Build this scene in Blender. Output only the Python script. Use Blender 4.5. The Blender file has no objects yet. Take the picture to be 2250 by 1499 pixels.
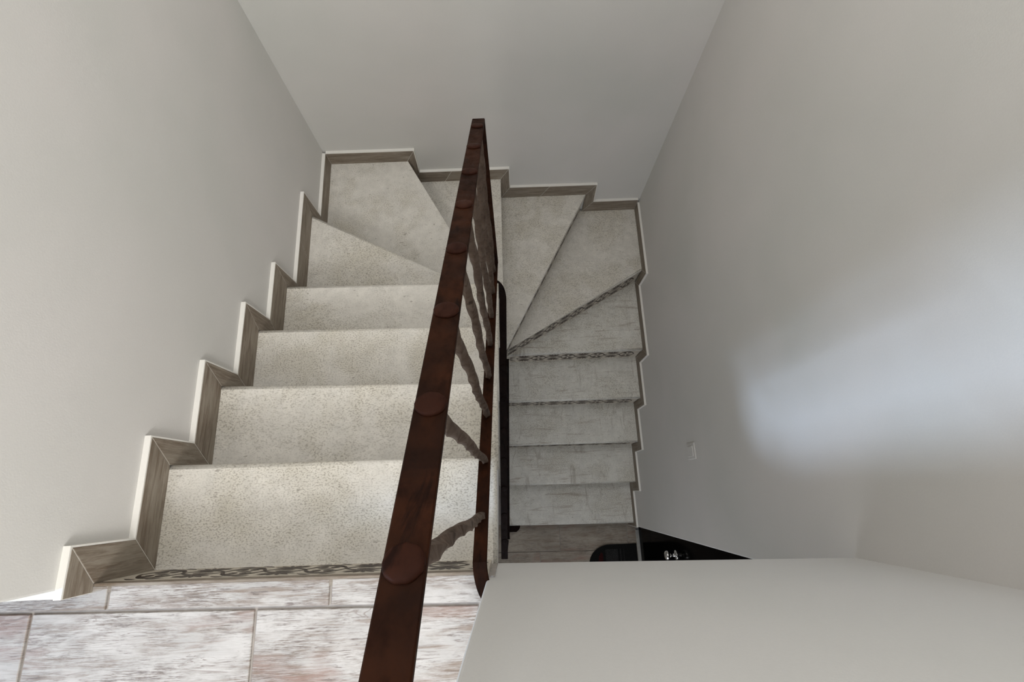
import bpy, bmesh, math, random
from mathutils import Vector, Matrix

random.seed(7)
scene = bpy.context.scene
COL = scene.collection

# ------------------------------------------------------------------ camera
cam_data = bpy.data.cameras.new('camera')
cam_data.sensor_width = 36.0
cam_data.sensor_fit = 'HORIZONTAL'
cam_data.lens = 1124.098 * 36.0 / 2250.0
cam_data.clip_start = 0.01
cam = bpy.data.objects.new('camera', cam_data)
COL.objects.link(cam)
Rm = ((0.99913566, 0.04066132, -0.00863709),
      (-0.04144568, 0.95847989, -0.28213215),
      (-0.00319339, 0.28224626, 0.95933667))
CAM = Vector((0.0, 0.141273, 1.105576))
cam.matrix_world = Matrix.Translation(CAM) @ Matrix(Rm).to_4x4()
scene.camera = cam

# ------------------------------------------------------------------ world, lights, exposure
world = bpy.data.worlds.new('world')
scene.world = world
world.use_nodes = True
bgn = world.node_tree.nodes['Background']
bgn.inputs['Color'].default_value = (0.62, 0.76, 1.0, 1)
bgn.inputs['Strength'].default_value = 1.0

scene.view_settings.view_transform = 'Standard'
scene.view_settings.look = 'None'
scene.view_settings.exposure = 0.17
scene.view_settings.gamma = 1.0
scene.view_settings.use_curve_mapping = False


def area(name, loc, direction, sx, sy, power, color, spread=180):
    d = bpy.data.lights.new(name, 'AREA')
    d.shape = 'RECTANGLE'
    d.size, d.size_y = sx, sy
    d.energy = power
    d.color = color
    d.spread = math.radians(spread)
    o = bpy.data.objects.new(name, d)
    o.location = loc
    o.rotation_euler = Vector(direction).to_track_quat('-Z', 'Y').to_euler()
    COL.objects.link(o)
    return o


# low bright sky (wide soft source) shining in through the tall window at the left of the landing
sd = bpy.data.lights.new('low_sky_light', 'SUN')
sd.energy = 2.3
sd.angle = math.radians(10.0)
sd.color = (0.62, 0.75, 1.0)
so = bpy.data.objects.new('low_sky_light', sd)
_az, _el = math.radians(15.2), math.radians(27.0)
so.rotation_euler = Vector((math.cos(_az) * math.cos(_el), math.sin(_az) * math.cos(_el), -math.sin(_el))).to_track_quat('-Z', 'Y').to_euler()
so.location = (-2.5, -1.0, 2.0)
COL.objects.link(so)
# daylight from the wide window in the wall behind the landing
area('window_daylight', (0.12, -1.53, 1.60), (0, 1, 0), 1.2, 1.1, 46, (1.0, 0.975, 0.94))
# added fill lamp at the ceiling over the stairwell; no roof window is built
area('added_stairwell_fill', (0.05, 1.05, 2.33), (0, 0, -1), 1.1, 0.9, 14, (0.985, 0.99, 1.0))
# daylight from the lower hall
area('window_daylight.001', (0.2, -1.53, -1.3), (0, 1, 0), 1.0, 0.9, 8, (0.98, 0.985, 1.0))

# ------------------------------------------------------------------ material helpers
H = 0.18          # rise of one step


def new_mat(name):
    m = bpy.data.materials.new(name)
    m.use_nodes = True
    nt = m.node_tree
    return m, nt, nt.nodes['Principled BSDF']


class NT:
    """small wrapper that chains shader nodes"""
    def __init__(self, nt):
        self.nt = nt

    def n(self, typ, **kw):
        nd = self.nt.nodes.new(typ)
        for k, v in kw.items():
            setattr(nd, k, v)
        return nd

    def l(self, a, b):
        self.nt.links.new(a, b)

    def noise(self, vec, scale, detail=4, rough=0.55, dist=0.0):
        nd = self.n('ShaderNodeTexNoise')
        nd.inputs['Scale'].default_value = scale
        nd.inputs['Detail'].default_value = detail
        nd.inputs['Roughness'].default_value = rough
        nd.inputs['Distortion'].default_value = dist
        self.l(vec, nd.inputs['Vector'])
        return nd.outputs['Fac']

    def ramp(self, fac, stops, interp='LINEAR'):
        nd = self.n('ShaderNodeValToRGB')
        cr = nd.color_ramp
        cr.interpolation = interp
        while len(cr.elements) < len(stops):
            cr.elements.new(0.5)
        for e, (p, c) in zip(cr.elements, stops):
            e.position = p
            e.color = (c, c, c, 1) if isinstance(c, (int, float)) else (c[0], c[1], c[2], 1)
        self.l(fac, nd.inputs['Fac'])
        return nd.outputs['Color']

    def mix(self, fac, a, b, mode='MIX'):
        nd = self.n('ShaderNodeMix', data_type='RGBA', blend_type=mode)
        for sock, v in ((nd.inputs['Factor'], fac), (nd.inputs['A'], a), (nd.inputs['B'], b)):
            if hasattr(v, 'is_linked'):
                self.l(v, sock)
            elif isinstance(v, (int, float)):
                sock.default_value = v
            else:
                sock.default_value = (v[0], v[1], v[2], 1)
        return nd.outputs['Result']

    def math(self, op, a, b=0.0):
        nd = self.n('ShaderNodeMath', operation=op)
        for sock, v in ((nd.inputs[0], a), (nd.inputs[1], b)):
            if hasattr(v, 'is_linked'):
                self.l(v, sock)
            else:
                sock.default_value = v
        return nd.outputs[0]

    def coords(self, scale=(1, 1, 1), random_offset=False, kind='Object'):
        tc = self.n('ShaderNodeTexCoord')
        mp = self.n('ShaderNodeMapping')
        mp.inputs['Scale'].default_value = scale
        src = tc.outputs[kind]
        if random_offset:
            oi = self.n('ShaderNodeObjectInfo')
            sc = self.n('ShaderNodeVectorMath', operation='SCALE')
            sc.inputs[0].default_value = (17.3, 9.1, 5.7)
            self.l(oi.outputs['Random'], sc.inputs['Scale'])
            ad = self.n('ShaderNodeVectorMath', operation='ADD')
            self.l(src, ad.inputs[0])
            self.l(sc.outputs[0], ad.inputs[1])
            src = ad.outputs[0]
        self.l(src, mp.inputs['Vector'])
        return mp.outputs['Vector']

    def remap(self, vec, scale):
        mp = self.n('ShaderNodeMapping')
        mp.inputs['Scale'].default_value = scale
        self.l(vec, mp.inputs['Vector'])
        return mp.outputs['Vector']

    def bump(self, height, strength, dist, bsdf, prev=None):
        nd = self.n('ShaderNodeBump')
        nd.inputs['Strength'].default_value = strength
        nd.inputs['Distance'].default_value = dist
        self.l(height, nd.inputs['Height'])
        if prev is not None:
            self.l(prev, nd.inputs['Normal'])
        self.l(nd.outputs['Normal'], bsdf.inputs['Normal'])
        return nd.outputs['Normal']


def mat_plaster(name, base, var=0.05, grain=0.25):
    m, nt, b = new_mat(name)
    t = NT(nt)
    v = t.coords()
    n1 = t.noise(v, 1.6, 3, 0.5, 0.3)
    n2 = t.noise(v, 260, 2, 0.6)
    dark = (base[0] * (1 - var * 1.15), base[1] * (1 - var * 0.85), base[2] * (1 - var))
    lite = (base[0] * (1 + var * 1.1), base[1] * (1 + var * 0.8), base[2] * (1 + var))
    c = t.mix(t.ramp(n1, [(0.3, 0.0), (0.7, 1.0)]), dark, lite)
    c = t.mix(t.ramp(n2, [(0.35, 0.0), (0.65, 0.10)]), c, tuple(x * 0.82 for x in base))
    t.l(c, b.inputs['Base Color'])
    b.inputs['Roughness'].default_value = 0.85
    b.inputs['Specular IOR Level'].default_value = 0.25
    p = t.bump(t.noise(v, 5.0, 3), 0.25, 0.006, b)
    t.bump(t.noise(v, 330, 2), grain, 0.0008, b, p)
    return m


def mat_tread(name, base, stain, washed):
    """pale stone-look tile: fine dark pits, a rubbed stain, faint brown streaks"""
    m, nt, b = new_mat(name)
    t = NT(nt)
    v = t.coords(random_offset=True)
    n_big = t.noise(v, 5.5, 4, 0.55, 0.4)
    n_mid = t.noise(v, 26, 4, 0.6)
    n_pit = t.noise(t.remap(v, (1.0, 1.5, 1.0)), 190, 3, 0.6)
    n_pit2 = t.noise(t.remap(v, (0.7, 1.8, 1.0)), 62, 2, 0.5)
    c = t.mix(t.ramp(n_mid, [(0.3, 0.0), (0.7, 1.0)]), tuple(x * 0.90 for x in base), tuple(min(1, x * 1.06) for x in base))
    c = t.mix(t.ramp(n_big, [(0.46, 0.0), (0.68, 0.50)]), c, stain)
    pit_zone = t.ramp(n_big, [(0.36, 0.25), (0.58, 1.0)])
    pit = t.ramp(n_pit, [(0.38, 1.0), (0.50, 0.0)])
    pf = t.math('MULTIPLY', pit, pit_zone)
    c = t.mix(t.math('MULTIPLY', pf, 0.62), c, (0.23, 0.20, 0.155))
    pit2 = t.ramp(n_pit2, [(0.26, 1.0), (0.31, 0.0)])
    c = t.mix(t.math('MULTIPLY', pit2, 0.5), c, (0.16, 0.13, 0.10))
    if washed:
        st = t.noise(t.remap(v, (2.2, 22, 1)), 2.2, 6, 0.7, 0.5)
        sf = t.ramp(st, [(0.55, 0.0), (0.68, 0.55)])
        c = t.mix(sf, c, (0.27, 0.20, 0.15))
        st2 = t.noise(t.remap(v, (14, 3.0, 1)), 1.6, 5, 0.7, 0.8)
        c = t.mix(t.ramp(st2, [(0.58, 0.0), (0.67, 0.45)]), c, (0.30, 0.26, 0.21))
    t.l(c, b.inputs['Base Color'])
    b.inputs['Roughness'].default_value = 0.62
    b.inputs['Specular IOR Level'].default_value = 0.35
    t.bump(t.math('SUBTRACT', n_mid, t.math('MULTIPLY', pit, 0.35)), 0.25, 0.003, b)
    return m


def mat_plank(name, white, gloss, amount=1.0):
    """whitewashed wood-look tile, grain along local x"""
    m, nt, b = new_mat(name)
    t = NT(nt)
    v = t.coords(random_offset=True)
    g1 = t.noise(t.remap(v, (2.0, 26, 2)), 3.0, 8, 0.72, 0.6)
    g2 = t.noise(t.remap(v, (6.0, 90, 4)), 3.0, 5, 0.7, 0.2)
    big = t.noise(t.remap(v, (2.0, 5, 2)), 2.4, 4, 0.6, 0.5)
    red = t.noise(t.remap(v, (1.6, 6, 2)), 2.0, 3, 0.55, 0.3)
    fine = t.noise(t.remap(v, (10, 160, 4)), 3.0, 4, 0.75, 0.3)
    c = t.mix(t.ramp(big, [(0.38, 0.0), (0.62, 1.0)]), tuple(min(1, x * 1.06) for x in white), tuple(x * 0.80 for x in white))
    mask = t.ramp(big, [(0.40, 0.12), (0.58, 1.0)])
    patch = t.ramp(t.noise(t.remap(v, (1, 1.8, 1)), 7.5, 5, 0.65, 0.8), [(0.42, 0.10), (0.60, 1.0)])
    c = t.mix(t.math('MULTIPLY', t.ramp(fine, [(0.45, 0.0), (0.58, 0.95 * amount)]), patch), c, (0.17, 0.135, 0.11))
    f1 = t.math('MULTIPLY', t.ramp(g1, [(0.48, 0.0), (0.60, 0.80 * amount)]), mask)
    c = t.mix(f1, c, (0.20, 0.145, 0.105))
    f3 = t.math('MULTIPLY', t.ramp(red, [(0.545, 0.0), (0.66, 0.80 * amount)]), t.ramp(g2, [(0.36, 0.25), (0.56, 1.0)]))
    c = t.mix(f3, c, (0.25, 0.15, 0.115))
    f2 = t.math('MULTIPLY', t.ramp(g2, [(0.54, 0.0), (0.60, 0.85 * amount)]), t.ramp(t.noise(t.remap(v, (1, 2.2, 1)), 11.0, 4, 0.65, 0.6), [(0.46, 0.0), (0.58, 1.0)]))
    c = t.mix(f2, c, (0.15, 0.12, 0.105))
    wv = t.noise(t.remap(v, (1.1, 9.0, 1)), 2.6, 3, 0.5, 1.6)
    ring = t.math('ABSOLUTE', t.math('SUBTRACT', t.math('FRACT', t.math('MULTIPLY', wv, 11.0)), 0.5))
    rf = t.math('MULTIPLY', t.ramp(ring, [(0.0, 0.75 * amount), (0.075, 0.0)]), t.ramp(t.noise(t.remap(v, (1, 3, 1)), 4.0, 2, 0.5), [(0.50, 0.0), (0.60, 1.0)]))
    c = t.mix(rf, c, (0.19, 0.145, 0.12))
    crack = t.ramp(g1, [(0.655, 0.0), (0.685, 0.85)])
    c = t.mix(crack, c, (0.08, 0.06, 0.05))
    t.l(c, b.inputs['Base Color'])
    b.inputs['Roughness'].default_value = gloss
    b.inputs['Specular IOR Level'].default_value = 0.45
    t.bump(t.math('ADD', g1, t.math('MULTIPLY', g2, 0.5)), 0.3, 0.0012, b)
    return m


def mat_skirting(name):
    m, nt, b = new_mat(name)
    t = NT(nt)
    v = t.coords(random_offset=True)
    g1 = t.noise(t.remap(v, (3.0, 30, 30)), 2.6, 8, 0.7, 0.5)
    g2 = t.noise(t.remap(v, (8.0, 140, 140)), 2.5, 4, 0.65)
    big = t.noise(t.remap(v, (3, 8, 8)), 2.0, 3)
    c = t.mix(t.ramp(big, [(0.35, 0.0), (0.65, 1.0)]), (0.215, 0.180, 0.138), (0.29, 0.25, 0.20))
    c = t.mix(t.ramp(g1, [(0.42, 0.0), (0.62, 0.8)]), c, (0.125, 0.085, 0.055))
    c = t.mix(t.ramp(g2, [(0.5, 0.0), (0.75, 0.45)]), c, (0.42, 0.37, 0.30))
    c = t.mix(t.ramp(g1, [(0.66, 0.0), (0.70, 0.9)]), c, (0.04, 0.03, 0.025))
    t.l(c, b.inputs['Base Color'])
    b.inputs['Roughness'].default_value = 0.6
    t.bump(g1, 0.25, 0.001, b)
    return m


def mat_iron(name, base, rust, rough):
    m, nt, b = new_mat(name)
    t = NT(nt)
    v = t.coords()
    n1 = t.noise(v, 14, 5, 0.6, 0.4)
    n2 = t.noise(t.remap(v, (1, 0.35, 1)), 75, 4, 0.6)
    n3 = t.noise(t.remap(v, (1, 0.25, 0.4)), 40, 5, 0.65, 0.8)
    c = t.mix(t.ramp(n1, [(0.36, 0.0), (0.66, 1.0)]), base, rust)
    c = t.mix(t.ramp(n2, [(0.50, 0.0), (0.72, 0.55)]), c, tuple(x * 0.45 for x in base))
    c = t.mix(t.ramp(n3, [(0.60, 0.0), (0.68, 0.75)]), c, tuple(x * 0.25 for x in base))
    t.l(c, b.inputs['Base Color'])
    b.inputs['Metallic'].default_value = 0.0
    b.inputs['Specular IOR Level'].default_value = 0.07
    t.l(t.ramp(n2, [(0.3, rough - 0.08), (0.7, rough + 0.15)]), b.inputs['Roughness'])
    t.bump(t.math('ADD', n2, n1), 0.35, 0.0012, b)
    return m


def mat_plain(name, color, rough=0.6, metal=0.0, var=0.12, scale=40, spec=0.4, bump=0.15):
    m, nt, b = new_mat(name)
    t = NT(nt)
    v = t.coords()
    n = t.noise(v, scale, 4, 0.6)
    c = t.mix(t.ramp(n, [(0.3, 0.0), (0.7, 1.0)]), tuple(x * (1 - var) for x in color), tuple(min(1, x * (1 + var)) for x in color))
    t.l(c, b.inputs['Base Color'])
    b.inputs['Roughness'].default_value = rough
    b.inputs['Metallic'].default_value = metal
    b.inputs['Specular IOR Level'].default_value = spec
    if bump:
        t.bump(n, bump, 0.001, b)
    return m


M = {}
M['wall'] = mat_plaster('wall_plaster', (0.66, 0.645, 0.615), 0.055)
M['parapet'] = mat_plaster('parapet_plaster', (0.68, 0.672, 0.65), 0.03)
M['ceiling'] = mat_plaster('ceiling_paint', (0.72, 0.71, 0.69), 0.02)
M['bead'] = mat_plaster('white_bead', (0.78, 0.76, 0.71), 0.03)
M['tread'] = mat_tread('pitted_tread_tile', (0.70, 0.67, 0.61), (0.53, 0.49, 0.39), False)
M['tread_washed'] = mat_tread('washed_tread_tile', (0.71, 0.695, 0.64), (0.57, 0.54, 0.46), True)
M['plank'] = mat_plank('whitewashed_plank_tile', (0.50, 0.475, 0.445), 0.5)
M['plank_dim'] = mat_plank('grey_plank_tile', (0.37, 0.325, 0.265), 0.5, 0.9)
M['grout'] = mat_plain('grey_grout', (0.40, 0.365, 0.335), 0.9)
M['skirting'] = mat_skirting('taupe_skirting_tile')
M['riser'] = mat_plain('beige_riser_tile', (0.54, 0.49, 0.41), 0.55, var=0.08)
M['ornament'] = mat_plain('dark_ornament_glaze', (0.060, 0.043, 0.034), 0.5, var=0.25)
M['iron'] = mat_iron('rusty_brown_iron', (0.0125, 0.0040, 0.0016), (0.032, 0.0095, 0.0031), 0.6)
M['disc'] = mat_iron('rusty_disc_iron', (0.022, 0.0066, 0.0034), (0.036, 0.0115, 0.0058), 0.55)
M['baluster'] = mat_iron('dusty_forged_iron', (0.085, 0.058, 0.044), (0.135, 0.098, 0.076), 0.5)
M['iron_dark'] = mat_iron('blackened_iron', (0.006, 0.003, 0.0025), (0.011, 0.005, 0.0035), 0.6)
M['door'] = mat_plain('black_gloss_door', (0.002, 0.002, 0.002), 0.10, var=0.2, spec=0.008, bump=0)
M['steel'] = mat_plain('bright_steel', (0.75, 0.74, 0.72), 0.18, metal=1.0, bump=0)
M['mat'] = mat_plain('black_rubber_mat', (0.006, 0.006, 0.006), 0.85, var=0.3, scale=300, spec=0.15)
M['mat_grey'] = mat_plain('grey_mat_print', (0.022, 0.022, 0.022), 0.9, var=0.5, scale=160, spec=0.1)
M['mat_red'] = mat_plain('dark_red_mat_print', (0.028, 0.006, 0.006), 0.9, var=0.4, scale=120, spec=0.1)
M['sill'] = mat_plain('grey_sill_stone', (0.34, 0.33, 0.30), 0.7)
M['frame'] = mat_plain('white_window_paint', (0.75, 0.75, 0.74), 0.45, var=0.03)


def mat_glass():
    """thin window pane: light goes straight through, a little is mirrored"""
    m, nt, b = new_mat('clear_glass')
    t = NT(nt)
    tr = t.n('ShaderNodeBsdfTransparent')
    tr.inputs['Color'].default_value = (0.96, 0.98, 0.98, 1)
    gl = t.n('ShaderNodeBsdfGlossy')
    t.l(t.ramp(t.noise(t.coords(), 3), [(0.3, 0.01), (0.7, 0.04)]), gl.inputs['Roughness'])
    mx = t.n('ShaderNodeMixShader')
    mx.inputs[0].default_value = 0.06
    t.l(tr.outputs[0], mx.inputs[1])
    t.l(gl.outputs[0], mx.inputs[2])
    t.l(mx.outputs[0], nt.nodes['Material Output'].inputs['Surface'])
    return m


M['glass'] = mat_glass()


# ------------------------------------------------------------------ mesh helpers
def link(name, me, mat, parent=None, kind=None, label=None, cat=None, group=None, smooth=False):
    o = bpy.data.objects.new(name, me)
    COL.objects.link(o)
    if mat is not None and len(me.materials) == 0:
        me.materials.append(mat)
    if parent is not None:
        o.parent = parent
    if kind:
        o['kind'] = kind
    if label:
        o['label'] = label
    if cat:
        o['category'] = cat
    if group:
        o['group'] = group
    if smooth:
        for p in me.polygons:
            p.use_smooth = True
    return o


def thing(name, loc, label, cat, group=None):
    o = bpy.data.objects.new(name, None)
    o.empty_display_size = 0.1
    o.location = loc
    COL.objects.link(o)
    o['label'] = label
    o['category'] = cat
    if group:
        o['group'] = group
    return o


def to_mesh(bm, name, shade_angle=None):
    bmesh.ops.recalc_face_normals(bm, faces=bm.faces)
    me = bpy.data.meshes.new(name)
    bm.to_mesh(me)
    bm.free()
    return me


def add_box(bm, a, b):
    (x0, y0, z0), (x1, y1, z1) = a, b
    vs = [bm.verts.new(p) for p in ((x0, y0, z0), (x1, y0, z0), (x1, y1, z0), (x0, y1, z0),
                                    (x0, y0, z1), (x1, y0, z1), (x1, y1, z1), (x0, y1, z1))]
    for f in ((0, 3, 2, 1), (4, 5, 6, 7), (0, 1, 5, 4), (1, 2, 6, 5), (2, 3, 7, 6), (3, 0, 4, 7)):
        bm.faces.new([vs[i] for i in f])
    return vs


def add_prism(bm, poly, d0, d1, put):
    """poly in 2-D extruded from depth d0 to d1; put(u, v, d) gives the 3-D point"""
    lo = [bm.verts.new(put(u, v, d0)) for u, v in poly]
    hi = [bm.verts.new(put(u, v, d1)) for u, v in poly]
    n = len(poly)
    bm.faces.new(lo)
    bm.faces.new(hi[::-1])
    side = []
    for i in range(n):
        side.append(bm.faces.new((lo[i], lo[(i + 1) % n], hi[(i + 1) % n], hi[i])))
    return lo, hi


def flat(u, v, d):
    return (u, v, d)


def bevel_edges(bm, edges, w, seg=3):
    bmesh.ops.bevel(bm, geom=edges, offset=w, offset_type='OFFSET', segments=seg, profile=0.5, affect='EDGES', clamp_overlap=True)


def box_obj(name, boxes, mat, bevel=0.0, **kw):
    bm = bmesh.new()
    for a, b in boxes:
        add_box(bm, a, b)
    if bevel:
        bevel_edges(bm, list(bm.edges), bevel, 2)
    return link(name, to_mesh(bm, name), mat, **kw)


def sweep(pts, frames, section):
    """sweep a closed 2-D section along pts; frames[i] = (side, up) unit vectors"""
    bm = bmesh.new()
    rings = []
    for p, (sd, up) in zip(pts, frames):
        rings.append([bm.verts.new(Vector(p) + sd * a + up * b) for a, b in section])
    n = len(section)
    for r0, r1 in zip(rings, rings[1:]):
        for i in range(n):
            bm.faces.new((r0[i], r0[(i + 1) % n], r1[(i + 1) % n], r1[i]))
    bm.faces.new(rings[0][::-1])
    bm.faces.new(rings[-1])
    return bm


# ------------------------------------------------------------------ key plan dimensions
XL, XR, YB = -0.838, 0.792, 1.735          # faces of the skirting tiles
WL, WR, WB = -0.853, 0.804, 1.750          # plaster faces
CEIL = 2.35
LOW = -15 * H                               # lower floor
HX0, HY0 = -1.95, -1.60                     # far sides of the landing room


def line_y(a, b):
    return lambda x: a[1] + (b[1] - a[1]) * (x - a[0]) / (b[0] - a[0])


def edge_x(y):                              # open inner side of the upper flight
    return -0.043 + 0.019 * y


NOSE = {0: ((-0.838, -0.004), (-0.043, -0.0145)),
        1: ((-0.838, 0.238), (-0.0385, 0.2255)),
        2: ((-0.838, 0.472), (-0.034, 0.449)),
        3: ((-0.838, 0.701), (-0.030, 0.6815)),
        4: ((-0.838, 0.935), (-0.026, 0.9155)),
        5: ((-0.838, 1.3455), (-0.035, 0.921)),
        6: ((-0.462, 1.735), (-0.035, 0.946)),
        7: ((-0.002, 1.735), (-0.0145, 0.90)),
        8: ((0.476, 1.735), (-0.012, 0.838)),
        9: ((0.792, 1.3385), (-0.020, 0.890)),
        10: ((0.792, 0.912), (-0.09, 0.9075)),
        11: ((0.792, 0.655), (-0.09, 0.663)),
        12: ((0.792, 0.408), (-0.09, 0.4185)),
        13: ((0.792, 0.166), (-0.09, 0.182)),
        14: ((0.790, -0.094), (-0.09, -0.0765))}

# ------------------------------------------------------------------ setting: floors
floor = box_obj('floor', [((HX0, HY0, -0.205), (-0.0445, -0.018, -0.006)), ((-0.0445, HY0, -0.205), (WR, -0.06, -0.006))], M['grout'], kind='structure')
floor_low = box_obj('floor', [((-1.0, HY0, LOW - 0.12), (0.90, WB, LOW - 0.005))], M['grout'], kind='structure')


def plank_mesh(name, quad, thick, mat):
    cx = sum(p[0] for p in quad) / 4
    cy = sum(p[1] for p in quad) / 4
    bm = bmesh.new()
    lo, hi = add_prism(bm, [(p[0] - cx, p[1] - cy) for p in quad], -thick, 0.0, flat)
    top = [e for e in bm.edges if all(v in hi for v in e.verts)]
    bevel_edges(bm, top, 0.0012, 1)
    me = to_mesh(bm, name)
    me.materials.append(mat)
    return me, (cx, cy)


SK = -0.022                                   # the tile rows run a little out of square


def lay_planks(parent, x0, x1, seams, offs, mat, z, gap, length, sl, top_line=None):
    """rows between consecutive seams (y at x=0), head joints at offs[row] + n*length"""
    cache = {}
    for r, (ya, yb) in enumerate(zip(seams, seams[1:])):
        n0 = math.floor((x0 - offs[r % len(offs)]) / length)
        k = n0
        while True:
            a = offs[r % len(offs)] + k * length + gap / 2
            b = a + length - gap
            k += 1
            if a > x1 - 0.02:
                break
            a2, b2 = max(a, x0), min(b, x1)
            if b2 - a2 < 0.02:
                continue

            def top(x):
                if r == 0 and top_line is not None:
                    return top_line(x)
                return ya + sl * x - gap / 2
            quad = [(a2, yb + sl * a2 + gap / 2), (b2, yb + sl * b2 + gap / 2), (b2, top(b2)), (a2, top(a2))]
            key = (round(b2 - a2, 4), round(ya - yb, 4)) if not (r == 0 and top_line) else None
            c = (sum(p[0] for p in quad) / 4, sum(p[1] for p in quad) / 4)
            if key is not None and key in cache:
                me = cache[key]
            else:
                me, c = plank_mesh('plank', quad, 0.007, mat)
                if key is not None:
                    cache[key] = me
            o = link('plank', me, None, parent=parent)
            o.location = (c[0], c[1], z + random.uniform(-0.0004, 0.0004))


row = [-0.0685 - 0.146 * i for i in range(18)]
row = [y for y in row if y > HY0 + 0.05] + [HY0 + 0.02]
lay_planks(floor, HX0 + 0.01, -0.062, [-0.012] + row[:1], [-0.369], M['plank'], 0.0, 0.0058, 0.4375, SK,
           line_y((-0.838, -0.0045), (-0.043, -0.0145)))
lay_planks(floor, HX0 + 0.01, 0.79, row[:12], [-0.513, -0.36, -0.59], M['plank'], 0.0, 0.0058, 0.4375, SK)
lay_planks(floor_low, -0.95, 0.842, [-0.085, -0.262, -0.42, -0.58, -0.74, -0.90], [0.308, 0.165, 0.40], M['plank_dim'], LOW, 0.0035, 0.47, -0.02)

# taupe strip that faces the landing edge, flush above the patterned riser
# ------------------------------------------------------------------ setting: walls
box_obj('wall_left', [((WL - 0.13, 0.0, LOW - 0.1), (WL, WB + 0.1, CEIL))], M['wall'], bevel=0.004, kind='structure')
box_obj('wall_hall', [((HX0 - 0.1, 0.0, -0.2), (WL - 0.13, 0.12, CEIL))], M['wall'], kind='structure')
box_obj('wall_back', [((WL - 0.13, WB, LOW - 0.1), (WR + 0.13, WB + 0.12, CEIL))], M['wall'], kind='structure')

DOOR_Y, DOOR_TOP = -0.1155, -0.74
bm = bmesh.new()
lo, hi = add_prism(bm, [(WR, DOOR_Y), (WR + 0.13, DOOR_Y), (WR + 0.13, WB), (WR, WB)], LOW - 0.1, CEIL, flat)
ed = [e for e in bm.edges if abs(e.verts[0].co.z - e.verts[1].co.z) > 1 and all(abs(v.co.x - WR) < 1e-4 and abs(v.co.y - DOOR_Y) < 1e-4 for v in e.verts)]
bevel_edges(bm, ed, 0.006, 3)
add_box(bm, (WR, HY0, DOOR_TOP), (WR + 0.13, DOOR_Y, CEIL))
add_box(bm, (WR, HY0, LOW - 0.1), (WR + 0.13, -1.02, DOOR_TOP))
link('wall_right', to_mesh(bm, 'wall_right'), M['wall'], kind='structure')


def front_y(x):
    return -0.0205 - 0.027 * (x + 0.038)


# parapet between landing and stairwell, its foot is the edge of the landing slab
bm = bmesh.new()
lo, hi = add_prism(bm, [(-0.0605, front_y(-0.06)), (WR + 0.002, front_y(WR)), (WR + 0.002, -0.165), (-0.0605, -0.145)], 0.0, 0.93, flat)
ed = [e for e in bm.edges if (all(v.co.z > 0.9 for v in e.verts)) or (abs(e.verts[0].co.z - e.verts[1].co.z) > .5 and e.verts[0].co.x < 0)]
bevel_edges(bm, ed, 0.006, 3)
lo, hi = add_prism(bm, [(-0.0445, front_y(-0.04)), (WR + 0.002, front_y(WR)), (WR + 0.002, -0.12), (-0.0445, -0.12)], -0.212, 0.004, flat)
ed = [e for e in bm.edges if all(v.co.z < -0.2 for v in e.verts)]
bevel_edges(bm, ed, 0.004, 2)
link('wall_front', to_mesh(bm, 'wall_front'), M['parapet'], kind='structure')

# walls of the landing room behind and beside the camera, with their windows
W1 = (-1.05, -0.12, 0.30, 2.20)               # y0, y1, z0, z1
bm = bmesh.new()
x0, x1 = HX0 - 0.12, HX0
add_box(bm, (x0, HY0, -0.2), (x1, 0.0, W1[2]))
add_box(bm, (x0, HY0, W1[3]), (x1, 0.0, CEIL))
add_box(bm, (x0, HY0, W1[2]), (x1, W1[0], W1[3]))
add_box(bm, (x0, W1[1], W1[2]), (x1, 0.0, W1[3]))
link('wall_far', to_mesh(bm, 'wall_far'), M['wall'], kind='structure')
W2 = (-0.50, 0.74, 1.03, 2.17)                # x0, x1, z0, z1
W3 = (-0.32, 0.72, -1.77, -0.83)
bm = bmesh.new()
y0, y1 = HY0 - 0.12, HY0
add_box(bm, (HX0 - 0.12, y0, -0.2), (WR + 0.13, y1, W2[2]))
add_box(bm, (HX0 - 0.12, y0, W2[3]), (WR + 0.13, y1, CEIL))
add_box(bm, (HX0 - 0.12, y0, W2[2]), (W2[0], y1, W2[3]))
add_box(bm, (W2[1], y0, W2[2]), (WR + 0.13, y1, W2[3]))
add_box(bm, (-1.1, y0, LOW - 0.1), (WR + 0.13, y1, W3[2]))
add_box(bm, (-1.1, y0, W3[3]), (WR + 0.13, y1, -0.2))
add_box(bm, (-1.1, y0, W3[2]), (W3[0], y1, W3[3]))
add_box(bm, (W3[1], y0, W3[2]), (WR + 0.13, y1, W3[3]))
link('wall_rear', to_mesh(bm, 'wall_rear'), M['wall'], kind='structure')
box_obj('wall_cellar', [((-1.1, HY0, LOW - 0.1), (-1.0, 0.0, -0.21))], M['wall'], kind='structure')
box_obj('ceiling', [((HX0 - 0.12, HY0 - 0.12, CEIL), (WR + 0.13, WB + 0.12, CEIL + 0.12))], M['ceiling'], kind='structure')


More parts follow.
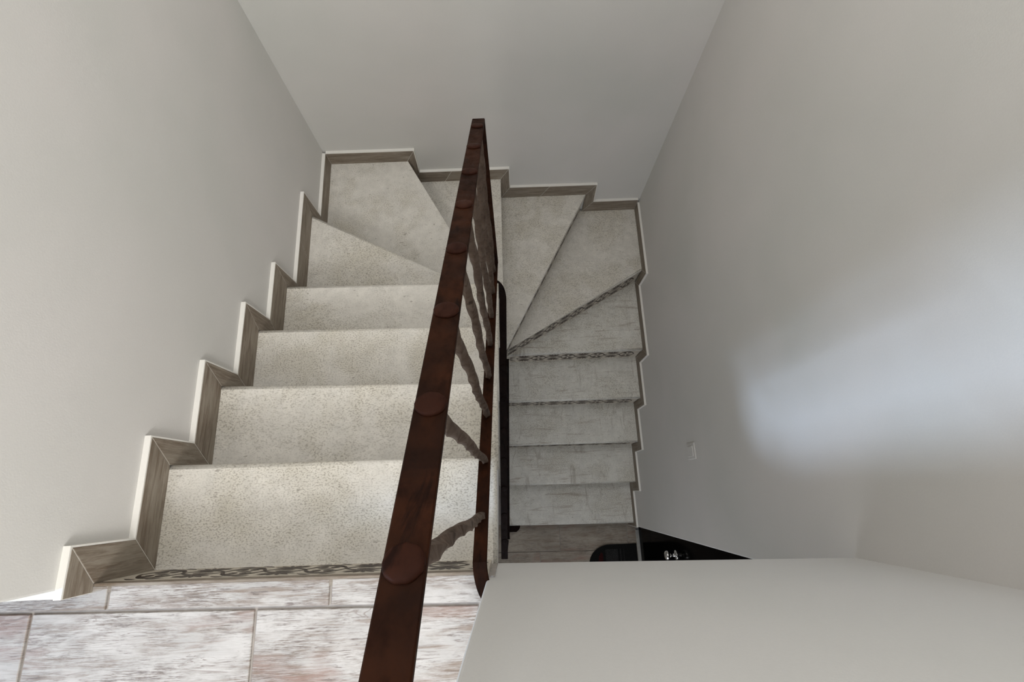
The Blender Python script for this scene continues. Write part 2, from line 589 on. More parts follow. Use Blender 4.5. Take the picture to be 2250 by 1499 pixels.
def window(name, put, u0, u1, v0, v1):
    """frame with one mullion and two panes; put(u, v, d) maps to the wall"""
    fw = 0.035
    bm = bmesh.new()
    um = (u0 + u1) / 2
    for a, b in (((u0, v0), (u1, v0 + fw)), ((u0, v1 - fw), (u1, v1)), ((u0, v0), (u0 + fw, v1)), ((u1 - fw, v0), (u1, v1)),
                 ((u0, (v0 + v1) / 2 - .012), (u1, (v0 + v1) / 2 + .012))):
        add_prism(bm, [(a[0], a[1]), (b[0], a[1]), (b[0], b[1]), (a[0], b[1])], 0.03, 0.075, put)
    w = link(name, to_mesh(bm, name), M['frame'], kind='structure')
    vm = (v0 + v1) / 2
    for a, b in ((v0 + fw, vm - .012), (vm + .012, v1 - fw)):
        bm = bmesh.new()
        add_prism(bm, [(u0 + fw, a), (u1 - fw, a), (u1 - fw, b), (u0 + fw, b)], 0.05, 0.055, put)
        link('pane', to_mesh(bm, 'pane'), M['glass'], parent=w)


window('window_1', lambda u, v, d: (HX0 - d, u, v), *W1)
window('window_2', lambda u, v, d: (u, HY0 - d, v), *W2)
window('window_3', lambda u, v, d: (u, HY0 - d, v), *W3)

# ------------------------------------------------------------------ setting: stepped skirting
def oriented_piece(name, quad3, normal, t0, t1, mat, parent, along):
    """a slab over a 3-D quad, its local x along the piece so the grain follows it"""
    c = sum((Vector(q) for q in quad3), Vector()) / len(quad3)
    ax = Vector(along).normalized()
    az = Vector(normal).normalized()
    ay = az.cross(ax).normalized()
    Mx = Matrix((ax, ay, az)).transposed().to_4x4()
    Mx.translation = c
    inv = Mx.inverted()
    loc = [inv @ Vector(q) for q in quad3]
    bm = bmesh.new()
    lo, hi = add_prism(bm, [(p.x, p.y) for p in loc], t0, t1, flat)
    top = [e for e in bm.edges if all(v in hi for v in e.verts)]
    bevel_edges(bm, top, 0.0009, 1)
    o = link(name, to_mesh(bm, name), mat, parent=parent)
    o.matrix_world = Mx
    return o


def shrink(q, g):
    c = sum((Vector(p) for p in q), Vector()) / 4
    # pull the two short ends in by g along the piece
    a, b, c2, d = [Vector(p) for p in q]
    u = (b - a).normalized()
    w = (c2 - d).normalized()
    return [a + u * g, b - u * g, c2 - w * g, d + w * g]


def baseboard(name, bottom, top, put, normal, splits=(), thick=0.014):
    bm = bmesh.new()
    # white mortar bed with a bead that shows above the tiles
    nb = len(bottom)
    for i in range(nb - 1):
        quad = [bottom[i], bottom[i + 1], top[i + 1], top[i]]
        add_prism(bm, quad, 0.0, thick + 0.0002, put)
    # bead: offset the top line outward
    def off(i):
        p = Vector(top[i])
        ns = []
        for a, b in ((i - 1, i), (i, i + 1)):
            if a >= 0 and b < nb:
                d = (Vector(top[b]) - Vector(top[a])).normalized()
                n = Vector((-d.y, d.x))
                mid = (Vector(bottom[a]) + Vector(bottom[b])) / 2
                tm = (Vector(top[a]) + Vector(top[b])) / 2
                if n.dot(tm - mid) < 0:
                    n = -n
                ns.append(n)
        if len(ns) == 1:
            return p + ns[0] * 0.0035
        s = ns[0] + ns[1]
        return p + s * (0.0035 / max(0.35, 1 + ns[0].dot(ns[1])))
    tops = [off(i) for i in range(nb)]
    for i in range(nb - 1):
        quad = [top[i], top[i + 1], tuple(tops[i + 1]), tuple(tops[i])]
        add_prism(bm, quad, 0.0, thick + 0.0004, put)
    base = link(name, to_mesh(bm, name), M['bead'], kind='structure')
    for i in range(nb - 1):
        segs = [(0.0, 1.0)]
        for si, f in splits:
            if si == i:
                segs = [(0.0, f), (f, 1.0)]
        for f0, f1 in segs:
            b0 = Vector(bottom[i]).lerp(Vector(bottom[i + 1]), f0)
            b1 = Vector(bottom[i]).lerp(Vector(bottom[i + 1]), f1)
            t0 = Vector(top[i]).lerp(Vector(top[i + 1]), f0)
            t1 = Vector(top[i]).lerp(Vector(top[i + 1]), f1)
            q = shrink([put(b0.x, b0.y, 0), put(b1.x, b1.y, 0), put(t1.x, t1.y, 0), put(t0.x, t0.y, 0)], 0.0007)
            oriented_piece('skirting_tile', q, normal, thick - 0.004, thick + 0.001, M['skirting'], base, Vector(q[1]) - Vector(q[0]))
    return base


# left wall, (y, z)
lb = [(-0.016, 0.0005), (0.0012, 0.0005)]
lt = [(-0.016, 0.070), (0.074, 0.070)]
tipy = {0: 0.074, 1: 0.298, 2: 0.523, 3: 0.760, 4: 0.980, 5: 1.396}
tipz = {1: -0.101, 2: -0.268, 3: -0.442, 4: -0.612, 5: -0.800, 6: -0.998}
for k in range(0, 6):
    y = NOSE[k][0][1] if k else 0.0012
    if k > 0:
        lb.append((y, -k * H))
        lt.append((tipy[k], tipz[k]))
    lb.append((y, -(k + 1) * H))
    lt.append((tipy[k], tipz[k + 1]))
lb.append((YB + 0.002, -6 * H))
lt.append((YB + 0.002, tipz[6]))
baseboard('baseboard_left', lb, lt, lambda u, v, d: (WL + d, u, v), (1, 0, 0), splits=[(10, 0.47)])
# back wall, (x, z)
bb = [(XL, -6 * H), (-0.462, -6 * H), (-0.462, -7 * H), (-0.002, -7 * H), (-0.002, -8 * H), (0.476, -8 * H), (0.476, -9 * H), (XR, -9 * H)]
bt = [(XL, -1.000), (-0.417, -1.002), (-0.419, -1.176), (0.042, -1.176), (0.045, -1.344), (0.525, -1.350), (0.530, -1.520), (XR, -1.520)]
baseboard('baseboard_back', bb, bt, lambda u, v, d: (u, WB - d, v), (0, -1, 0), splits=[(2, 0.36), (4, 0.46)])
# right wall, (y, z)
rb = [(YB, -9 * H)]
rt = [(YB, -9 * H + 0.075)]
for k in range(9, 15):
    y = NOSE[k][0][1]
    e = 0.052 if k < 14 else 0.020
    rb += [(y, -k * H), (y, -(k + 1) * H)]
    rt += [(y - e, -k * H + 0.072), (y - e, -(k + 1) * H + (0.072 if k < 14 else 0.0))]
baseboard('baseboard_right', rb, rt, lambda u, v, d: (WR - d, u, v), (-1, 0, 0), thick=0.011)
# return of the left wall, running away along the landing
baseboard('baseboard_hall', [(HX0, 0.0005), (-0.842, 0.0005)], [(HX0, 0.066), (-0.842, 0.066)],
          lambda u, v, d: (u, -d, v), (0, -1, 0), splits=[(0, 0.6)])

# ------------------------------------------------------------------ the staircase
stairs = thing('staircase', (0, 0, LOW), 'pale tiled staircase that drops from the landing and turns right around winder steps', 'staircase')


def child(o, parent):
    o.parent = parent
    o.matrix_parent_inverse = Matrix.Translation(parent.location).inverted()
    return o


def on_nose(k, x):
    a, b = NOSE[k]
    return a[1] + (b[1] - a[1]) * (x - a[0]) / (b[0] - a[0])


def inward(a, b, d, ref):
    """the segment a-b shifted by d towards ref"""
    a, b, ref = Vector(a), Vector(b), Vector(ref)
    t = (b - a).normalized()
    n = Vector((-t.y, t.x))
    if n.dot(ref - a) < 0:
        n = -n
    return tuple(a + n * d), tuple(b + n * d)


OVL = 0.003                                   # the lower flight's overhang
OV = 0.014                                    # nosing overhang in front of the riser
TT = 0.026                                    # tread thickness
SIDE = XL - 0.008
polys = {}
fronts = {}
for k in range(1, 5):
    a, b = NOSE[k]
    p0, p1 = NOSE[k - 1]
    bk = OV + 0.006 if k > 1 else 0.0035
    polys[k] = [(SIDE, a[1]), (b[0], b[1]), (edge_x(p1[1]), p1[1] - bk), (SIDE, p0[1] - bk)]
polys[5] = [(SIDE, NOSE[5][0][1] + .004), NOSE[5][1], (-0.035, 0.895), (SIDE, NOSE[4][0][1] - OV - .006)]
polys[6] = [NOSE[6][0], NOSE[6][1], (-0.036, 0.90), (SIDE, 1.3455 - OV - .006), (SIDE, YB + .008), (-0.462, YB + .008)]
polys[7] = [NOSE[7][0], NOSE[7][1], (-0.028, 0.90), (-0.028, 0.925), (-0.484, 1.735), (-0.484, YB + .008), (-0.002, YB + .008)]
polys[8] = [NOSE[8][0], NOSE[8][1], (-0.030, 0.838), (-0.022, 0.90), (-0.022, 1.735), (-0.022, YB + .008), (0.476, YB + .008)]
polys[9] = [(XR + .006, 1.342), NOSE[9][1], (-0.03, 0.87), (0.455, 1.735), (0.455, YB + .008), (XR + .006, YB + .008)]
polys[10] = [(XR + .006, 0.912), (-0.03, 0.908), (-0.03, 0.94), (XR + .006, 1.395)]
for k in range(11, 15):
    a, b = NOSE[k]
    c, d = NOSE[k - 1]
    xin = -0.09
    polys[k] = [(XR + .006, a[1]), (xin, b[1]), (xin, d[1] + OV + .006), (XR + .006, c[1] + OV + .006)]

DZ = {9: 0, 10: 0}
for k in range(1, 15):
    bm = bmesh.new()
    lo, hi = add_prism(bm, polys[k], -k * H - TT, -k * H, flat)
    # rounded nosing along the free edges (front edge, and the open inner side of the upper flight)
    fe = {frozenset((hi[0], hi[1]))}
    if k <= 5:
        fe.add(frozenset((hi[1], hi[2])))
    ed = [e for e in bm.edges if frozenset(e.verts) in fe]
    fl = [e for e in bm.edges if frozenset(e.verts) == frozenset((lo[0], lo[1]))]
    bevel_edges(bm, ed, 0.011 if k < 7 else 0.008, 4)
    me = to_mesh(bm, 'tread')
    o = link('tread', me, M['tread'] if k < 10 else M['tread_washed'], parent=None)
    for p in me.polygons:
        p.use_smooth = abs(p.normal.z) < 0.995 and p.normal.z > 0.02
    child(o, stairs)

# risers with their scroll-work border
def ribbon(bm, pts, widths, put, d0, d1):
    n = len(pts)
    L, R = [], []
    for i, (p, w) in enumerate(zip(pts, widths)):
        a = Vector(pts[max(0, i - 1)])
        b = Vector(pts[min(n - 1, i + 1)])
        t = (b - a)
        t = t.normalized() if t.length > 1e-9 else Vector((1, 0))
        nn = Vector((-t.y, t.x))
        L.append(Vector(p) + nn * w * 0.95)
        R.append(Vector(p) - nn * w * 0.95)
    v = [[bm.verts.new(put(q.x, q.y, d1)) for q in L], [bm.verts.new(put(q.x, q.y, d1)) for q in R]]
    for i in range(n - 1):
        bm.faces.new((v[0][i], v[0][i + 1], v[1][i + 1], v[1][i]))


def spiral(cx, cz, r0, r1, a0, a1, n=14):
    return [(cx + (r0 + (r1 - r0) * i / n) * math.cos(a0 + (a1 - a0) * i / n),
             cz + (r0 + (r1 - r0) * i / n) * math.sin(a0 + (a1 - a0) * i / n)) for i in range(n + 1)]


def motif():
    """one repeat of the border, 0.178 wide and 0.15 high, centred: crossing bands, C-scrolls, leaves"""
    p = 0.178
    parts = []
    for sg in (1, -1):
        for ph in (0, 1):
            x0 = -p / 2 + ph * p / 2
            n = 14
            amp = 0.054 if ph else 0.030
            pts = [(x0 + p / 2 * i / n, sg * amp * math.sin(math.pi * i / n) ** 0.8) for i in range(n + 1)]
            wd = [0.0036 + 0.0052 * math.sin(math.pi * i / n) ** 2 for i in range(n + 1)]
            parts.append((pts, wd))
        for sx in (1, -1):
            # C-scrolls in the wide eye, mirrored
            cx = p / 4 + sx * 0.020
            sp = spiral(0, 0, 0.018, 0.005, 2.6, 2.6 - 4.9)
            pts = [(cx - sx * a, sg * (0.021 + b * 0.82)) for a, b in sp]
            wd = [0.0022 + 0.0050 * math.sin(math.pi * (i / 14) ** 0.6) ** 2 for i in range(15)]
            wd[-1] = 0.0046
            parts.append((pts, wd))
            # leaves fanning out above the narrow eye
            for an, ln in ((0.30, 0.042), (0.80, 0.046), (1.30, 0.040)):
                bx, bz = -p / 4, 0.037
                pts = [(bx + sx * ln * f * math.cos(an), sg * (bz + ln * f * math.sin(an) * 0.78)) for f in (0.14, 0.38, 0.62, 0.84, 1.0)]
                parts.append((pts, [0.0010, 0.0042, 0.0052, 0.0034, 0.0006]))
            # outer tendrils above the wide eye
            pts = [(p / 4 + sx * (0.010 + 0.030 * f), sg * (0.070 - 0.012 * f * f)) for f in (0, 0.25, 0.5, 0.75, 1.0)]
            parts.append((pts, [0.0012, 0.0042, 0.0050, 0.0036, 0.0008]))
        parts.append(([(-p / 4 - 0.020, sg * 0.005), (-p / 4 - 0.009, sg * 0.010), (-p / 4, sg * 0.012), (-p / 4 + 0.009, sg * 0.010), (-p / 4 + 0.020, sg * 0.005)], [0.001, 0.0045, 0.0060, 0.0045, 0.001]))
    # lozenge in the middle of the wide eye
    parts.append(([(p / 4 - 0.018, 0), (p / 4 - 0.007, 0), (p / 4, 0), (p / 4 + 0.007, 0), (p / 4 + 0.018, 0)], [0.0006, 0.0048, 0.0072, 0.0048, 0.0006]))
    return parts


MOTIF = motif()


def clip_pt(z, lo, hi):
    return min(max(z, lo), hi)


def riser(k, a, b, z0, z1, zs, zc, facing):
    """riser under nosing k between plan points a and b; facing: the side it looks to"""
    a, b = Vector(a), Vector(b)
    L = (b - a).length
    t = (b - a) / L
    n = Vector((-t.y, t.x))
    if n.dot(Vector(facing)) < 0:
        n = -n

    def put(u, v, d):
        q = a + t * u + n * d
        return (q.x, q.y, v)
    bm = bmesh.new()
    add_prism(bm, [(0, z0), (L, z0), (L, z1), (0, z1)], -0.010, 0.0, put)
    r = link('riser', to_mesh(bm, 'riser'), M['riser'])
    child(r, stairs)
    bm = bmesh.new()
    p = 0.178
    u = 0.03
    while u < L + p:
        for pts, wd in MOTIF:
            q = [(u + x, zc + z * (zs or 1.0)) for x, z in pts]
            if min(x for x, z in q) < 0.003 or max(x for x, z in q) > L - 0.003:
                continue
            if max(z for x, z in q) > z1 - 0.003 or min(z for x, z in q) < z0 + 0.002:
                q = [(x, clip_pt(z, z0 + 0.004, z1 - 0.004)) for x, z in q]
            ribbon(bm, q, wd, put, 0.0, 0.0006)
        u += p
    o = link('scroll_border', to_mesh(bm, 'scroll_border'), M['ornament'])
    o.parent = r
    o.matrix_parent_inverse = r.matrix_parent_inverse.copy()
    o.matrix_parent_inverse = Matrix.Identity(4)
    return r


def riser_line(k, toward):
    a, b = NOSE[k]
    return inward(a, b, OV, toward)


# riser 0 sits flush under the landing edge: border below, plain taupe strip above
a, b = (SIDE, 0.0012), (-0.0575, -0.0083)
riser(0, a, b, -H, -0.0265, None, -0.1030, (0, 1))
oriented_piece('edge_strip', [(SIDE, -0.0165, -0.0262), (-0.0615, -0.026, -0.0262), (-0.0615, -0.026, -0.0008), (SIDE, -0.0165, -0.0008)],
               (0.0119, 1, 0), 0.0, 0.0175, M['skirting'], None, (1, -0.0119, 0))
strip = COL.objects['edge_strip']
child(strip, stairs)
strip['label'] = 'plain taupe strip along the landing edge'
for k in range(1, 5):
    a, b = NOSE[k]
    riser(k, (SIDE, a[1] - OV), (b[0] - 0.004, b[1] - OV), -(k + 1) * H, -k * H - TT, None, -k * H - 0.105, (0, 1))
a, b = inward(NOSE[5][0], NOSE[5][1], OV, (-0.8, 0.9)); riser(5, a, b, -6 * H, -5 * H - TT, None, -5 * H - 0.105, (0, 1))
a, b = inward(NOSE[6][0], NOSE[6][1], OV, (-0.8, 1.2)); riser(6, a, b, -7 * H, -6 * H - TT, None, -6 * H - 0.105, (1, 0))
a, b = inward(NOSE[7][0], NOSE[7][1], OV, (-0.8, 1.2)); riser(7, a, b, -8 * H, -7 * H - TT, None, -7 * H - 0.105, (1, 0))
a, b = inward(NOSE[8][0], NOSE[8][1], OV, (-0.4, 1.2)); riser(8, a, b, -9 * H, -8 * H - TT, None, -8 * H - 0.105, (1, -0.3))
a, b = inward(NOSE[9][0], NOSE[9][1], OVL, (0.3, 1.6)); riser(9, a, b, -10 * H, -9 * H - TT, None, -9 * H - 0.100, (0, -1))
riser(10, (XR, 0.912 + OVL), (-0.028, 0.908 + OVL), -11 * H, -10 * H - TT, None, -10 * H - 0.100, (0, -1))
for k in range(11, 15):
    a, b = NOSE[k]
    riser(k, (XR, a[1] + OVL), (b[0] + .005, b[1] + OVL), -(k + 1) * H, -k * H - TT, None, -k * H - 0.100, (0, -1))

# solid masonry body under the steps
bm = bmesh.new()
prof = []
for k in range(0, 5):
    y = NOSE[k][1][1] - OV - 0.011
    if k == 0:
        prof.append((y - 0.03, -H - TT))
    if k > 0:
        prof += [(y, -k * H - TT), (y, -(k + 1) * H - TT)]
prof.append((0.93, -5 * H - TT))
prof.append((0.93, -5 * H - 0.045))
prof.append((-0.045, -0.30))
lo, hi = add_prism(bm, prof, SIDE + .002, -0.046, lambda u, v, d: (d, u, v))
for v in hi:
    v.co.x = edge_x(v.co.y) - 0.003
winder = {5: polys[5], 6: polys[6], 7: polys[7], 8: polys[8], 9: polys[9]}
def shrink_poly(poly, d):
    c = Vector((sum(p[0] for p in poly) / len(poly), sum(p[1] for p in poly) / len(poly)))
    out = []
    for p in poly:
        v = Vector(p) - c
        out.append(tuple(c + v * (1 - d / max(v.length, d * 2))))
    return out
for k, pl in winder.items():
    add_prism(bm, shrink_poly(pl, 0.07), -k * H - TT - 0.22, -k * H - TT, flat)
prof = [(0.965, -10 * H - TT)]
for k in range(10, 15):
    y = NOSE[k][0][1] + OV + 0.012
    prof += [(y, -k * H - TT), (y, -(k + 1) * H - (TT if k < 14 else 0.004))]
prof += [(0.965, LOW - 0.004)]
lo, hi = add_prism(bm, prof, -0.085, XR - 0.002, lambda u, v, d: (d, u, v))
add_box(bm, (-0.028, 0.96, LOW), (XR - 0.002, YB - 0.002, -10 * H - TT - 0.004))
body = link('stair_body', to_mesh(bm, 'stair_body'), M['parapet'], label='white plastered body under the steps')
child(body, stairs)

# ------------------------------------------------------------------ railings
SW = 0.0147                                    # half width of the strap iron
STRAP = [(-1, -1), (-0.9, -1.0), (0.9, -1.0), (1, -0.9), (1, 0.8), (0.9, 1), (-0.9, 1), (-1, 0.8)]


def strap_section(hw, ht):
    e = 0.0012
    return [(-hw, -ht + e), (-hw + e, -ht), (hw - e, -ht), (hw, -ht + e), (hw, ht - e), (hw - e, ht), (-hw + e, ht), (-hw, ht - e)]


def strap(name, pts, hw, ht, mat, parent, flat_up=None):
    """flat bar along pts, lying flat: width is horizontal and square to the path"""
    P = [Vector(p) for p in pts]
    fr = []
    last = Vector((1, 0, 0))
    for i in range(len(P)):
        t = (P[min(i + 1, len(P) - 1)] - P[max(i - 1, 0)]).normalized()
        h = Vector((t.x, t.y, 0))
        if h.length > 0.12:
            sd = Vector((h.y, -h.x, 0)).normalized()
            if sd.dot(last) < -0.2:
                sd = -sd
        else:
            sd = last
        last = sd
        up = sd.cross(t).normalized()
        fr.append((sd, up))
    o = link(name, to_mesh(sweep(P, fr, strap_section(hw, ht)), name), mat)
    if parent is not None:
        child(o, parent)
    return o


def twisted_bar(name, p0, p1, half, turns, wob, mat, parent, n=56, phase=0.0):
    p0, p1 = Vector(p0), Vector(p1)
    ax = (p1 - p0).normalized()
    sx = Vector((1, 0, 0))
    sx = (sx - ax * sx.dot(ax)).normalized()
    sy = ax.cross(sx)
    pts, fr = [], []
    for i in range(n + 1):
        f = i / n
        ease = min(1, f / 0.1, (1 - f) / 0.1)
        an = 2 * math.pi * turns * f + phase
        pts.append(p0.lerp(p1, f) + (sx * math.cos(an) + sy * math.sin(an)) * wob * ease)
        fr.append((sx * math.cos(an) + sy * math.sin(an), -sx * math.sin(an) + sy * math.cos(an)))
    h = half
    c = half * 0.84
    sec = [(-h, -c), (-c, -h), (c, -h), (h, -c), (h, c), (c, h), (-c, h), (-h, c)]
    me = to_mesh(sweep(pts, fr, sec), name)
    o = link(name, me, mat)
    for p in me.polygons:
        p.use_smooth = len(p.vertices) == 4
    child(o, parent)
    return o


def disc(name, c, nrm, side, r, ht, mat, parent, rng):
    """hammered rivet head: flat dome with an uneven rim"""
    n = 28
    az = Vector(nrm).normalized()
    ax = Vector(side).normalized()
    ay = az.cross(ax)
    bm = bmesh.new()
    prof = [(1.0, -0.2), (1.0, 0.45), (0.93, 0.80), (0.80, 0.95), (0.4, 1.0)]
    jit = [1 + rng.uniform(-0.025, 0.025) for _ in range(n)]
    rings = []
    for pr, ph in prof:
        rings.append([bm.verts.new(Vector(c) + (ax * math.cos(2 * math.pi * i / n) + ay * math.sin(2 * math.pi * i / n)) * r * pr * (jit[i] if pr > .5 else 1) + az * ht * ph) for i in range(n)])
    for a, b in zip(rings, rings[1:]):
        for i in range(n):
            bm.faces.new((a[i], a[(i + 1) % n], b[(i + 1) % n], b[i]))
    bm.faces.new(rings[-1])
    bm.faces.new(rings[0][::-1])
    me = to_mesh(bm, name)
    o = link(name, me, mat)
    for p in me.polygons:
        p.use_smooth = True
    o.parent = parent
    return o


rng = random.Random(3)
# --- upper railing
rail = thing('iron_railing', (-0.06, 0.45, -0.30), 'rusty brown iron railing with round rivet heads along the upper flight', 'railing')
HS = -0.7246


def hand(y):
    return Vector((-0.0745 + 0.030 * (y - 0.05), y, 0.782 + HS * (y - 0.043)))


def low(y):
    return Vector((-0.0715 + 0.034 * y, y, 0.045 - 0.735 * y))


YE = 0.978
pts = [hand(YE - 0.004 + 0.0), hand(YE - 0.05)] + [hand(YE - 0.05 - (YE - 0.05) * i / 8) for i in range(1, 9)]
h0 = hand(0.0)
pts += [hand(-0.03)]
# level end that turns into the parapet
for i in range(1, 9):
    a = math.pi / 2 * i / 8
    q = hand(-0.03)
    pts.append(Vector((q.x + 0.035 * (1 - math.cos(a)), q.y - 0.05 * math.sin(a), q.z + 0.03 * math.sin(a))))
handrail = strap('handrail', pts, SW, 0.0035, M['iron'], rail)
# upright flat at the far end, bent out of the handrail
top = hand(YE)
bot = low(YE)
pts = [hand(YE - 0.012) + Vector((0, 0, -0.001)), hand(YE - 0.003) + Vector((0, 0.001, -0.001)), top + Vector((0, 0.002, -0.010)), top.lerp(bot, 0.5), bot + Vector((0, 0.0, 0.012)), bot + Vector((0, -0.006, 0.004))]
P = [Vector(p) for p in pts]
fr = []
for i in range(len(P)):
    t = (P[min(i + 1, len(P) - 1)] - P[max(i - 1, 0)]).normalized()
    sd = Vector((1, 0, 0))
    fr.append((sd, sd.cross(t).normalized()))
child(link('end_post', to_mesh(sweep(P, fr, strap_section(SW * 0.98, 0.0035)), 'end_post'), M['iron']), rail)
pts = [low(YE), low(YE - 0.02)] + [low(YE - 0.02 - (YE - 0.05) * i / 10) for i in range(1, 11)]
q = low(0.012)
pts.append(q)
for i in range(1, 11):
    a = math.pi / 2 * i / 10
    pts.append(Vector((q.x + 0.030 * (1 - math.cos(a)), q.y - 0.072 * math.sin(a), q.z - 0.012 * math.sin(a))))
pts.append(pts[-1] + Vector((0.03, 0, 0)))
bar = strap('bottom_bar', pts, 0.0138, 0.0035, M['iron'], rail)
nrm_h = Vector((0, -HS, 1)).normalized()
for i in range(8):
    y = 0.097 + 0.1178 * i
    c = hand(y) + nrm_h * 0.0035
    d = disc('rivet_disc', c, nrm_h + Vector((0, 0, 0)), (1, 0, 0), 0.0142, 0.0044, M['disc'], None, rng)
    child(d, handrail)
    d.matrix_parent_inverse = Matrix.Identity(4)
    p1 = low(y - 0.002) + Vector((0, 0, 0.003))
    twisted_bar('baluster', hand(y) - nrm_h * 0.003, p1, 0.0069, 1.75 + 0.1 * (i % 3), 0.0014, M['baluster'], rail, phase=0.7 * i)
    # small collar where the bar stands on the strap
# --- lower railing
rail2 = thing('iron_railing', (-0.03, 0.4, -2.2), 'black iron railing with a curved top end along the lower right flight', 'railing')


def hand2(y):
    return Vector((-0.0535 + 0.0412 * y, y, -1.63 + 0.726 * y))


def low2(y):
    return Vector((-0.0495 + 0.0412 * y, y, -2.41 + 0.726 * y))


q = hand2(0.935)
pts = []
for i in range(10, 0, -1):
    a = math.pi / 2 * i / 10
    pts.append(Vector((q.x - 0.034 * (1 - math.cos(a)), q.y + 0.062 * math.sin(a), q.z + 0.030 * math.sin(a))))
pts += [hand2(0.935 - 1.127 * i / 10) for i in range(0, 11)]
handrail2 = strap('handrail', pts, 0.0172, 0.0035, M['iron_dark'], rail2)
pts = [low2(0.880), low2(0.872), low2(0.86)] + [low2(0.86 - 0.975 * i / 10) for i in range(1, 11)]
e = low2(-0.115)
pts += [low2(-0.135) + Vector((0, 0, -0.004)), Vector((e.x, -0.160, LOW + 0.16))]
bar2 = strap('bottom_bar', pts, 0.0168, 0.0035, M['iron_dark'], rail2)
e0, e1 = hand2(-0.190), Vector((hand2(-0.190).x, -0.186, LOW + 0.001))
P = [e0, e0.lerp(e1, 0.5), e1]
fr = [(Vector((1, 0, 0)), Vector((0, 1, 0)))] * 3
child(link('end_post', to_mesh(sweep(P, fr, strap_section(0.0125, 0.0035)), 'end_post'), M['iron_dark']), rail2)
bm = bmesh.new()
lo_, hi_ = add_prism(bm, [(-0.05, -0.124), (0.008, -0.124), (0.026, -0.110), (0.034, -0.094), (0.034, -0.078), (-0.05, -0.078)], -2.618, -2.606, flat)
bevel_edges(bm, list(bm.edges), 0.002, 1)
child(link('wall_bracket', to_mesh(bm, 'wall_bracket'), M['iron_dark']), rail2)
nrm2 = Vector((0, -0.726, 1)).normalized()
for i in range(8):
    y = -0.10 + 0.1300 * i
    d = disc('rivet_disc', hand2(y) + nrm2 * 0.0035, nrm2, (1, 0, 0), 0.0150, 0.0026, M['iron_dark'], None, rng)
    child(d, handrail2)
    d.matrix_parent_inverse = Matrix.Identity(4)
    twisted_bar('baluster', hand2(y) - nrm2 * 0.003, low2(y) + Vector((0, 0, 0.003)), 0.0058, 2.6, 0.0025, M['iron_dark'], rail2, n=40, phase=0.6 * i)

# ------------------------------------------------------------------ door, knob, sill in the lower hall
bm = bmesh.new()
add_box(bm, (0.858, -0.99, LOW + 0.012), (0.895, -0.128, DOOR_TOP - 0.012))
bevel_edges(bm, list(bm.edges), 0.003, 2)
door = link('door_1', to_mesh(bm, 'door_1'), M['door'], kind='structure')
bm = bmesh.new()
for a, b in (((0.846, -0.128, LOW + 0.006), (0.900, -0.112, DOOR_TOP)), ((0.846, -1.012, LOW), (0.900, -0.99, DOOR_TOP)), ((0.846, -1.012, DOOR_TOP - 0.014), (0.900, -0.112, DOOR_TOP + 0.002))):
    add_box(bm, a, b)
link('door_frame', to_mesh(bm, 'door_frame'), M['door'], parent=door)
# knob: rose, neck and round head turned about x
def lathe(prof, c, axis='X', n=24):
    bm = bmesh.new()
    rings = []
    for r, d in prof:
        rings.append([bm.verts.new((c[0] - d, c[1] + r * math.cos(2 * math.pi * i / n), c[2] + r * math.sin(2 * math.pi * i / n))) for i in range(n)])
    for a, b in zip(rings, rings[1:]):
        for i in range(n):
            bm.faces.new((a[i], a[(i + 1) % n], b[(i + 1) % n], b[i]))
    bm.faces.new(rings[0])
    bm.faces.new(rings[-1][::-1])
    return bm
kc = (0.858, -0.222, -1.853)
link('door_knob', to_mesh(lathe([(0.026, 0.0), (0.026, 0.004), (0.022, 0.007), (0.0085, 0.010), (0.0085, 0.030), (0.016, 0.034), (0.0235, 0.042), (0.025, 0.050), (0.022, 0.058), (0.014, 0.063), (0.004, 0.065)], kc), 'door_knob'),
     M['steel'], parent=door, smooth=True, label='bright round steel knob')
box_obj('trim_1', [((0.838, -1.0, LOW - 0.004), (0.860, -0.150, LOW + 0.004))], M['sill'], bevel=0.001, kind='structure')

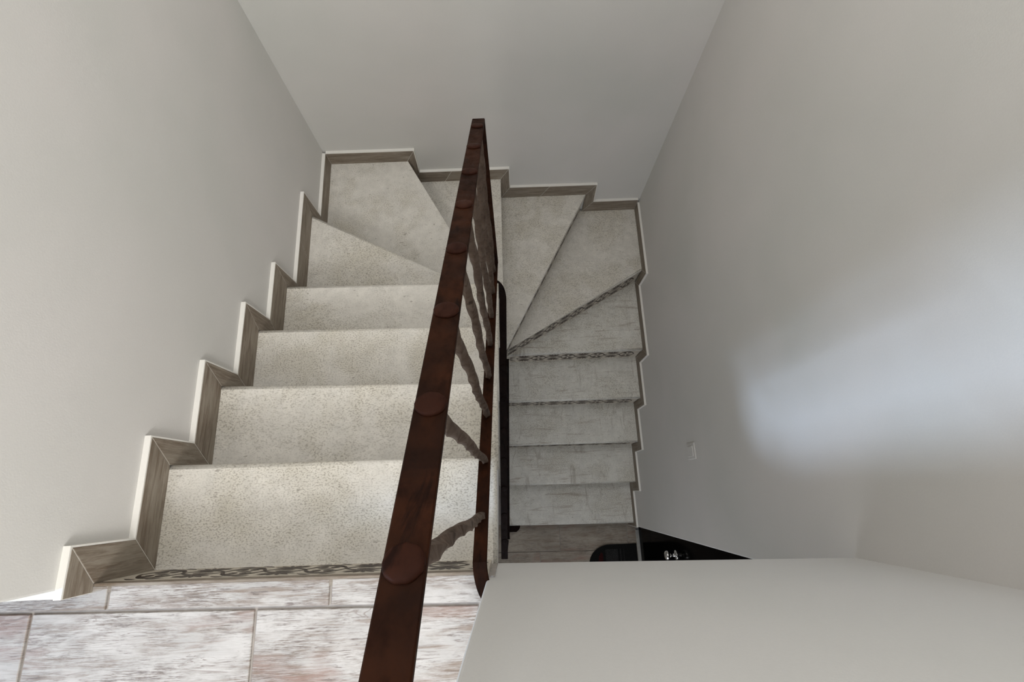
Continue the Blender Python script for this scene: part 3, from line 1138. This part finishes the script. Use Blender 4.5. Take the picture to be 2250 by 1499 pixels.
# ------------------------------------------------------------------ doormat
mat_t = thing('doormat', (0.67, -0.6, LOW), 'black rounded rubber doormat with a faint print beside the black door', 'doormat')
x0, x1, y1, y0 = 0.500, 0.834, -0.238, -0.92
poly = [(x1, y1), (x1, y0)]
rx, ry = 0.150, 0.125
for i in range(0, 13):
    a = math.pi / 2 * i / 12
    poly.append((x0 + rx - rx * math.sin(a), y0 + ry - ry * math.cos(a)))
for i in range(0, 13):
    a = math.pi / 2 * i / 12
    poly.append((x0 + rx - rx * math.cos(a), y1 - ry + ry * math.sin(a)))
bm = bmesh.new()
lo, hi = add_prism(bm, poly, LOW + 0.0005, LOW + 0.009, flat)
bevel_edges(bm, [e for e in bm.edges if all(v in hi for v in e.verts)], 0.003, 2)
child(link('rubber_base', to_mesh(bm, 'rubber_base'), M['mat']), mat_t)
bm = bmesh.new()
zt = LOW + 0.0092
add_box(bm, (0.615, -0.40, zt), (0.700, -0.268, zt + 0.0012))
add_box(bm, (0.715, -0.40, zt), (0.722, -0.268, zt + 0.0012))
add_box(bm, (0.740, -0.40, zt), (0.744, -0.268, zt + 0.0012))
child(link('grey_print', to_mesh(bm, 'grey_print'), M['mat_grey']), mat_t)['label'] = 'dark grey printed panel and stripes'
bm = bmesh.new()
add_prism(bm, [(0.560, -0.36), (0.592, -0.40), (0.597, -0.30), (0.585, -0.285), (0.568, -0.31)], zt, zt + 0.0012, flat)
child(link('red_print', to_mesh(bm, 'red_print'), M['mat_red']), mat_t)['label'] = 'dark red printed patch'

# ------------------------------------------------------------------ painted-over plate on the right wall
plate = thing('wall_plate', (WR, 0.28, -1.24), 'small blank wall plate painted over in the colour of the right wall', 'plate')
bm = bmesh.new()
add_box(bm, (WR - 0.0045, 0.2455, -1.290), (WR, 0.3155, -1.186))
bevel_edges(bm, [e for e in bm.edges if all(v.co.x < WR - .003 for v in e.verts)], 0.0025, 2)
child(link('cover', to_mesh(bm, 'cover'), M['wall']), plate)
bm = bmesh.new()
add_box(bm, (WR - 0.0075, 0.258, -1.272), (WR - 0.003, 0.303, -1.204))
bevel_edges(bm, [e for e in bm.edges if all(v.co.x < WR - .005 for v in e.verts)], 0.0015, 2)
child(link('blank_insert', to_mesh(bm, 'blank_insert'), M['wall']), plate)
